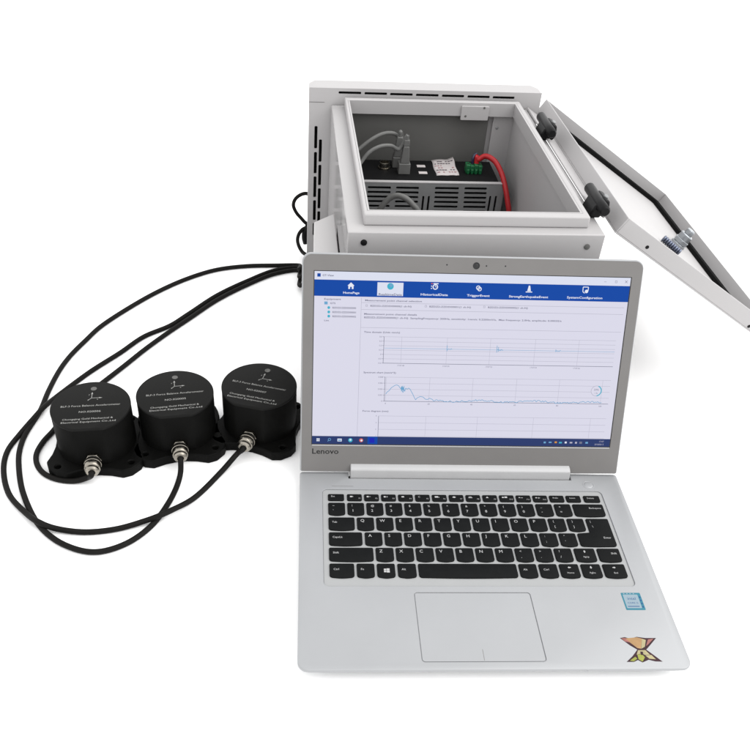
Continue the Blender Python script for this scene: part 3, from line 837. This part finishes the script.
# cam lock near the free edge
q = dpx(681, 241, 8)
lk = MB()
lk.lathe([(10, 0), (10, 3), (8.4, 3.2), (8.4, 16), (7.6, 17)], 28, (q[0], q[1], tt))
lk.lathe([(10.5, 4), (10.5, 9)], 6, (q[0], q[1], tt))
lk.lathe([(6, 17), (6, 23), (5, 24), (.01, 24)], 6, (q[0], q[1], tt))
lock = dpart('cam_lock', lk, 'zinc', bevel=.4)
# threaded lock bar lying on the panel
q2 = dpx(671, 248, 3)
lb = MB()
for k in range(9):
    lb.lathe([(3.3, -1.5), (4.2, -.6), (4.2, .6), (3.3, 1.5)], 14, (q2[0] - 14 + k * 2.55, q2[1] + 4 - k * 1.5, tt + 4.3), (.86, -.5, 0))
dpart('lock_bolt', lb, 'zinc_blue')
# hinges
for (a, b) in ((545.5, 128), (596.0, 203)):
    p = cab(a, b, 2, 240)
    hx, hy = p[0], p[1]
    hg = MB()
    # fixed leaf against the lip, ramped
    hg.prism([(hx - 11, H + .3), (hx + 2, H + .3), (hx + 4, H + 12), (hx - 1, H + 17), (hx - 6, H + 13)], hy - 15, hy + 12, axis='y')
    h1 = obj('hinge', hg, 'hinge_black', cabinet, bevel=1.8, seg=3)
    kn = MB().lathe([(4.2, -27), (5.6, -25), (5.6, -9), (5.6, 30), (4.2, 32)], 20, (hx + 1, hy, H + 13), (0, 1, 0))
    obj('knuckle', kn, 'hinge_black', h1)
    lf = MB().prism([(hx + 1, H + 1), (hx + 9, H - 3), (hx + 13, H + 3), (hx + 12, H + 15), (hx + 5, H + 18)], hy - 8, hy + 16, axis='y')
    obj('leaf', lf, 'hinge_black', h1, bevel=2.2, seg=3)
    pin = MB().lathe([(2.6, 0), (2.6, 1.6), (2.0, 2.2), (.01, 2.3)], 16, (hx + 9.0, hy + 1, H + 16.2), (.3, -.25, .9))
    obj('hinge_screw', pin, 'steel', h1)

# ================================================================== control unit inside the cabinet
UX0, UX1, UY0, UY1, UZ = -97.0, 93.0, 264.0, 332.0, 165.0
unit = empty('control_unit', CO, YAW)
tag(unit, 'black and grey electronic unit with slotted front, inside the white cabinet', 'device')
obj('housing', MB().box(UX0, UX1 - 1, UY0 + 3, UY1, 2.6, UZ - 1.2), 'unit_black', unit, bevel=.8)
obj('top_panel', MB().box(UX0 + .3, UX1 - 1.3, UY0 + 4.5, UY1 - .5, UZ - 1.1, UZ), 'unit_black', unit, bevel=.3)
fp = MB().box(UX0, UX1 + 6, UY0 - 1.2, UY0 + .6, 2.6, UZ - 1.5)
fp = obj('front_panel', fp, 'steel', unit)
cm_ = MB()
def ux(a, b): return cab(a, b, 1, UY0 - 1.2)
for (xa, xb, dy) in ((367.7, 391, 0), (396, 419, .4), (435, 459, .8), (464.5, 487, 1.1)):
    for k, yy in enumerate((187.6, 192.2, 196.8, 201.4, 206.0, 210.6, 215.2)):
        p = ux(xa - k * .35, yy + dy); q = ux(xb - k * .35, yy + dy)
        zc = (p[2] + q[2]) / 2
        cm_.prism(rrect(p[0], q[0], zc - 1.7, zc + 1.7, 1.3, 3), UY0 - 6, UY0 + 2, axis='y')
for xx in (423.5, 429, 490.5, 496.2):
    p = ux(xx, 196); q = ux(xx, 214)
    cm_.prism(rrect(p[0] - 1.3, p[0] + 1.3, q[2], p[2], 1.0, 3), UY0 - 6, UY0 + 2, axis='y')
cut(fp, cm_)
obj('front_edge', MB().box(UX0, UX1 + 6, UY0 - 1.4, UY0 + 4.2, UZ - 1.4, UZ + .4), 'white_paint', unit, bevel=.5)
def uz(a, b, z=UZ): return cab(a, b, 2, z)
# round connector
p = uz(384, 167.4)
rc = obj('round_connector', MB().lathe([(8.2, 0), (8.2, 2), (6.6, 2.4), (6.6, 8), (5.6, 8.4), (5.4, 3)], 28, (p[0], p[1] - 2, UZ)), 'nickel', unit)
# two sockets with grey plugs
p1 = uz(403.5, 173)
bt = MB()
bt.prism(rrect(p1[0] - 7.5, p1[0] + 7.5, p1[1] - 5, p1[1] + 8, 1), UZ, UZ + 14)
sk = obj('plug', bt, 'grey_cable', unit, bevel=.8)
pg = MB().prism([(p1[0] - 6, UZ + 14), (p1[0] + 6, UZ + 14), (p1[0] + 4, UZ + 36), (p1[0] - 3, UZ + 36)], p1[1] - 4, p1[1] + 5, axis='y')
pg.prism([(p1[0] - 3.6, UZ + 36), (p1[0] + 4.6, UZ + 36), (p1[0] + 4, UZ + 44), (p1[0] - 2.4, UZ + 44)], p1[1] - 3, p1[1] + 3.6, axis='y')
obj('boot', pg, 'grey_cable', sk, bevel=.8)
p2 = (p1[0] - 6, p1[1] + 20)
bt = MB().prism(rrect(p2[0] - 7, p2[0] + 7, p2[1] - 5, p2[1] + 7, 1), UZ, UZ + 14)
sk2 = obj('plug', bt, 'grey_cable', unit, bevel=.8)
pg = MB().prism([(p2[0] - 6.5, UZ + 14), (p2[0] + 6.5, UZ + 14), (p2[0] + 4, UZ + 40), (p2[0] - 3, UZ + 40)], p2[1] - 4, p2[1] + 5, axis='y')
obj('boot', pg, 'grey_cable', sk2, bevel=.8)
for a, b in ((421, 166.2), (423, 172.8)):
    p = uz(a, b)
    obj('port_label', MB().box(p[0] - 5.5, p[0] + 5.5, p[1] - 3.6, p[1] + 3.6, UZ, UZ + .25), 'paper', unit, smooth=0)
# paper label, slightly curled
cs = [uz(431, 160.8), uz(452.5, 159), uz(459, 175.6), uz(436.5, 175.8)]
lab = MB()
nx, ny = 8, 8
def bil(u, v): return (1 - v) * ((1 - u) * cs[0] + u * cs[1]) + v * ((1 - u) * cs[3] + u * cs[2])
vv = []; ff = []
for j in range(ny + 1):
    for i in range(nx + 1):
        u, v_ = i / nx, j / ny
        q = bil(u, v_); vv.append((q[0] + .6 * math.sin(v_ * 9), q[1], UZ + .3 + 1.2 * (1 - v_) * abs(math.sin(u * 4 + .4)) + .5 * v_ * abs(math.sin(u * 7)) + 4 * max(0, u - .75) * max(0, .4 - v_) * 4))
for j in range(ny):
    for i in range(nx):
        a = j * (nx + 1) + i; ff.append((a, a + nx + 1, a + nx + 2, a + 1))
lab.add(vv, ff, 0)
def lsheet(u0, u1, v0, v1, mi):
    pts = []
    for (u, w_) in ((u0, v1), (u1, v1), (u1, v0), (u0, v0)):
        q = bil(u, w_); pts.append((q[0] + .6 * math.sin(w_ * 9), q[1], UZ + .62 + 1.2 * (1 - w_) * abs(math.sin(u * 4 + .4)) + .5 * w_ * abs(math.sin(u * 7)) + 4 * max(0, u - .75) * max(0, .4 - w_) * 4))
    lab.add(pts, [(0, 1, 2, 3)], mi)
for k in range(6):
    for j in range(7):
        if random.random() < .75:
            u0 = .08 + j * .125; lsheet(u0, u0 + random.uniform(.05, .11), .14 + k * .13, .19 + k * .13, 1 if k in (2, 3, 5) else 2)
o = obj('paper_label', lab, ['paper', 'pink', 'label_ink'], unit, smooth=60)
sm = o.modifiers.new('solid', 'SOLIDIFY'); sm.thickness = .00015; sm.offset = -1
# green terminal
p = uz(473.5, 172.5)
tm = MB()
for k in range(4):
    tm.box(p[0] - 11 + k * 5.3, p[0] - 6 + k * 5.3, p[1] - 4, p[1] + 8, UZ, UZ + 11 - (k % 2) * .8)
    tm.box(p[0] - 10.2 + k * 5.3, p[0] - 6.8 + k * 5.3, p[1] - 6, p[1] - 4, UZ, UZ + 6)
tb_ = obj('terminal_block', tm, 'green', unit, bevel=.5)
for k in range(4):
    obj('terminal_screw', MB().lathe([(1.3, 0), (1.3, .5), (.01, .6)], 12, (p[0] - 8.5 + k * 5.3, p[1] + 2, UZ + 11 - (k % 2) * .8)), 'nickel', tb_)
TP = wor((p[0] + 3, p[1] + 4, UZ + 11))
TP2 = wor((p[0] - 2.3, p[1] + 4, UZ + 10.2))

def cabw(x, y, axis, val): return wor(cab(x, y, axis, val))
# red cable
rp = [TP, TP + np.array([0, 1, 8]), cabw(478, 159.5, 1, 300), cabw(485, 156.2, 1, 298), cabw(494, 160.5, 1, 288), cabw(501, 172, 1, 276), cabw(505, 186, 1, 262), cabw(507.5, 201, 1, 252), cabw(508.5, 214, 1, 246), wor((96, 244, 60)), wor((92, 225, 14)), wor((70, 205, 6.0))]
o = obj('red_cable', MB().tube(rp, 3.4, 12, 8), 'red_cable')
tag(o, 'thick red cable arching from the green terminal inside the cabinet', 'cable')
bp_ = [TP2, TP2 + np.array([0, 1, 7]), TP2 + np.array([2, 4, 10]), TP2 + np.array([5, 6, 11])]
o = obj('blue_wire', MB().tube(bp_, 1.7, 10, 8), 'blue_wire', unit)
o.parent = None
tag(o, 'short dark blue wire in the green terminal beside the red cable', 'wire')
# grey network cables
pt = wor((p1[0] + .6, p1[1], UZ + 44)); pt2 = wor((p2[0] + .5, p2[1], UZ + 40))
g1 = [pt, pt + np.array([0, 0, 5]), cabw(399, 149, 1, 292), cabw(391, 145.8, 1, 288), cabw(380, 146.5, 1, 282), cabw(369, 152.5, 1, 276), cabw(361, 162.5, 1, 270), cabw(354, 174, 1, 255), wor((-110, 235, 120)), wor((-108, 225, 40)), wor((-95, 215, 6))]
o = obj('grey_network_cable', MB().tube(g1, 2.4, 10, 8), 'grey_cable')
tag(o, 'grey network cable on the front plug, arching lower to the cabinet side', 'cable')
g2 = [pt2, pt2 + np.array([0, 0, 6]), cabw(401.5, 138.8, 1, 318), cabw(394, 133.5, 1, 316), cabw(384, 133.5, 1, 312), cabw(373, 138.5, 1, 306), cabw(358, 150, 1, 298), cabw(350, 158, 1, 290), wor((-113, 268, 120)), wor((-112, 262, 40)), wor((-106, 245, 6))]
o = obj('grey_network_cable', MB().tube(g2, 2.4, 10, 8), 'grey_cable')
tag(o, 'grey network cable on the rear plug, arching highest inside the cabinet', 'cable')
g3 = [wor((-72, 210, 6)), wor((-72, 218, 60)), cabw(378, 214, 1, 232), cabw(383, 205, 1, 232), cabw(390, 198, 1, 232), cabw(397.5, 195.6, 1, 230), cabw(406, 198.5, 1, 226), cabw(413, 205, 1, 222), cabw(419, 214, 1, 218), wor((-28, 200, 60)), wor((-26, 190, 6))]
o = obj('grey_loop_cable', MB().tube(g3, 3.6, 12, 8), 'grey_cable')
tag(o, 'thick pale grey cable looping before the slotted front of the unit', 'cable')

# ================================================================== accelerometers
SH = 60.0
def bez_profile(r, z0, z1, b): return [(r, z0), (r, z1 - b), (r - b * .35, z1 - b * .3), (r - b, z1)]
def make_sensor(center, ang, no, label):
    r = empty('accelerometer', center, ang)
    tag(r, label, 'sensor', 'round black accelerometers with cables')
    # body: round with small flats low at the front
    def flat(mb, d):
        mb.v = [(x, max(y, -d + (0.0 if zz < SH - .6 else .5)), zz) for x, y, zz in mb.v]
        return mb
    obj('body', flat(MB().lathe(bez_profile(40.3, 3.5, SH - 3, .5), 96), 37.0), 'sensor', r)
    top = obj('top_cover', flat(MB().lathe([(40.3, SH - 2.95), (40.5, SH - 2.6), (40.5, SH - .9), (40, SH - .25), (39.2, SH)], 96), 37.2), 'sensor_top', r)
    # flange with four bolt ears
    fl = []
    for k in range(4):
        a0 = math.radians(45 + 90 * k)
        e_ = 0 if k > 1 else -6
        for da, rr in ((-38, 43.5), (-25, 48), (-15, 57 + e_), (-6, 60 + e_), (6, 60 + e_), (15, 57 + e_), (25, 48), (38, 43.5)):
            fl.append((rr * math.cos(a0 + math.radians(da)), rr * math.sin(a0 + math.radians(da))))
    fo = obj('mounting_flange', MB().prism(fl, 0, 11), 'sensor', r)
    cc = MB()
    for k in range(4):
        a0 = math.radians(45 + 90 * k)
        cc.lathe([(3.2, -5), (3.2, 30)], 20, ((52 if k > 1 else 47.5) * math.cos(a0), (52 if k > 1 else 47.5) * math.sin(a0), 0))
    cut(fo, cc)
    b = fo.modifiers.new('bevel', 'BEVEL'); b.width = .0012; b.segments = 2; b.limit_method = 'ANGLE'; b.angle_limit = math.radians(30)
    # engraving
    tx = MB(); z = SH + .04
    tx.text('BLF-3 Force Balance Accelerometer', 0, -1.5, 4.0, z, 0, 'c', width=60, bold=.0)
    tx.text(no, 0, -11.5, 4.0, z, 0, 'c', width=22, bold=.0)
    tx.text('Chongqing Gold Mechanical &', -1, -22.6, 3.6, z, 0, 'c', width=50, bold=.0)
    tx.text('Electrical Equipment Co.,Ltd', 0, -27.4, 3.6, z, 0, 'c', width=54, bold=.0)
    def seg(p, q, w=.55):
        p, q = Vector(p), Vector(q); n_ = Vector((-(q - p).y, (q - p).x)).normalized() * w / 2
        tx.sheet([p - n_, q - n_, q + n_, p + n_], z)
    o_ = (0, 12)
    seg(o_, (0, 19)); seg(o_, (8, 12)); seg(o_, (-3, 9))
    tx.sheet([(-1.1, 18.5), (1.1, 18.5), (0, 22)], z); tx.sheet([(7.5, 11), (11, 12), (7.5, 13)], z); tx.sheet([(-2.2, 9.2), (-3.6, 7.6), (-3.4, 9.9)], z)
    tx.text('x', 5.5, 8.8, 2.8, z); tx.text('y', -3.4, 17, 2.8, z)
    obj('engraving', tx, 'engrave', top, smooth=0)
    obj('level_plug', MB().lathe([(3.1, -.5), (3.1, .3), (2.4, .5), (1.8, .25), (.01, .25)], 24, (1.0, 27.5, SH)), 'panel_grey', top)
    # cable gland, pointing to local -y
    gl = empty('x') if False else None
    gz = 19.0
    g0 = obj('cable_gland', MB().lathe([(8.6, 0), (8.6, 4.0)], 6, (0, -36.8, gz), (0, -1, 0)), 'nickel', r, bevel=.6)
    obj('gasket_ring', MB().lathe([(7.4, 3.9), (7.4, 6.6)], 32, (0, -36.8, gz), (0, -1, 0)), 'rubber', g0)
    obj('lock_nut', MB().lathe([(8.3, 6.4), (8.8, 6.8), (8.8, 9.4), (8.3, 9.8)], 32, (0, -36.8, gz), (0, -1, 0)), 'nickel', g0)
    obj('seal_ring', MB().lathe([(7.3, 9.7), (7.3, 11.2)], 32, (0, -36.8, gz), (0, -1, 0)), 'rubber', g0)
    obj('dome_cap', MB().lathe([(7.9, 11), (8.4, 11.4), (8.4, 15), (7.7, 16.2), (7.0, 16.6), (7.0, 19.2), (5.6, 20.8), (3.6, 21.2), (3.2, 19)], 32, (0, -36.8, gz), (0, -1, 0)), 'nickel', g0)
    c, s = math.cos(ang), math.sin(ang)
    d = np.array([s, -c, 0])
    e = np.array([center[0], center[1], gz]) + d * 56.8
    return e, d
def tang(a, b):
    p = atz(*a, SH); q = atz(*b, SH); return math.atan2(q[1] - p[1], q[0] - p[0])
A1 = tang((60.8, 406.2), (122, 403.0)); A2 = tang((144, 394.5), (201.7, 389.8)); A3 = tang((231.7, 379.2), (285, 388.8))
e1, d1 = make_sensor((-383, 287, 0), A1, 'NO.020006', 'black round sensor farthest from the laptop, its cable curling back on itself')
e2, d2 = make_sensor((-299.5, 309, 0), A2, 'NO.020005', 'black round sensor standing between two others alike')
e3, d3 = make_sensor((-211.5, 325, 0), A3, 'NO.020007', 'black round sensor beside the laptop, turned slightly from the other two')

CR = 2.9
def G(x, y, z=None): return atz(x, y, CR + .05 if z is None else z)
def sensor_cable(e, d, pts, gl, label):
    path = [e - d * 3, e + d * 4] + pts
    q = np.array(gl)
    path += [q + np.array([-22, 6, -14]), q + np.array([-8, 1, -2]), q + np.array([2, 0, 0])]
    o = obj('sensor_cable', MB().tube(path, CR, 14, 10), 'cable')
    return tag(o, label, 'cable', 'black cables from the sensors to the cabinet')
c1 = [G(88, 477.5, 8), G(75, 481, 3.2), G(58, 479.5), G(44, 473.5), G(37, 464), G(36.5, 454), G(43, 442), G(53, 431), G(63, 418), G(78, 402), G(104, 381.5), G(124, 366), G(146, 348.5), G(170, 331.3), G(190, 318), G(217, 300), G(247, 284.8), G(276, 273.4), G(299, 270.6)]
c2 = [G(180.6, 472, 9), G(178, 483, 4), G(169, 502), G(150, 527), G(124, 544.5), G(95, 552), G(66, 545.5), G(41, 527.5), G(23.5, 494), G(18.8, 466), G(19.5, 451), G(25, 435), G(40, 411), G(48.5, 391), G(60, 369.5), G(70.5, 355.5), G(86, 340), G(100, 327), G(129, 307.8), G(158.6, 291.2), G(188, 278.3), G(217, 269.6), G(247, 266), G(276, 265.4), G(299, 265.4)]
c3 = [G(238, 453, 12), G(222, 471, 4), G(194, 498), G(172, 510, 7), G(161, 515, 9.2), G(146, 520.5, 5), G(116, 529), G(83, 532), G(52, 527.5, 5), G(37.5, 521.5, 9.2), G(27, 514, 6), G(9, 494), G(3.6, 468), G(8, 450), G(20, 434), G(33, 419, 6), G(43, 408, 9.2), G(55, 398, 6), G(74, 383.5), G(92, 370.5), G(120.5, 352.5), G(144, 336.5), G(170, 325.6), G(188, 314.2), G(217, 295.3), G(247, 281), G(276, 270), G(299, 267.8)]
sensor_cable(e1, d1, c1, GL[0], 'black cable that curls tightly around the sensor farthest from the laptop')
sensor_cable(e2, d2, c2, GL[2], 'black cable of the middle sensor, sweeping the lower loop in front')
sensor_cable(e3, d3, c3, GL[1], 'black cable of the sensor beside the laptop, sweeping the widest loop')

# power cord hanging out beside the roof
def RY(x, y, yl): return cabw(x, y, 1, yl)
k0 = RY1 + 6
pc = [wor((-120, k0 + 4, 70)), wor((-140, k0 + 2, 82)), RY(307, 193.6, k0), RY(301, 194.6, k0), RY(295.4, 199, k0), RY(293.4, 205, k0), RY(296, 212, k0), RY(301, 218, k0), RY(307, 223.5, k0), wor((-140, k0 + 2, 46)), wor((-125, k0 + 4, 40))]
o = obj('power_cord', MB().tube(pc, 2.6, 12, 8), 'cable')
tag(o, 'thin black cord looping out beside the cabinet roof, upper of two', 'cord')
pl = [wor((-125, k0 - 2, 40)), wor((-142, k0 - 4, 41)), RY(304, 228.5, k0 - 4), RY(299.5, 233, k0 - 8), RY(297.6, 239, k0 - 14), RY(298.5, 245, k0 - 22), RY(302, 251.5, k0 - 30), RY(306, 256, 345) + np.array([0, 0, 2])]
pl[-1][2] = max(pl[-1][2], 3.2)
pl = [np.array([a[0], a[1], max(a[2], 3.2)]) for a in pl]
cord = empty('plugged_cord', pl[2] * np.array([1, 1, 0]))
tag(cord, 'black cord with thick plug beside the cabinet roof, lower of two', 'cord')
off = pl[2] * np.array([1, 1, 0])
obj('cord', MB().tube([p - off for p in pl], 2.6, 12, 8), 'cable', cord)
pp = [RY(308, 226.5, k0 - 3) - off, RY(305.2, 232, k0 - 3) - off, RY(304.8, 238, k0 - 3) - off, RY(306, 243, k0 - 3) - off]
obj('plug', MB().tube([np.array([a[0], a[1], max(a[2], 5.5)]) for a in pp], 4.6, 12, 6), 'hinge_black', cord)

if scn.render.engine != 'CYCLES':
    scn.render.engine = 'CYCLES'
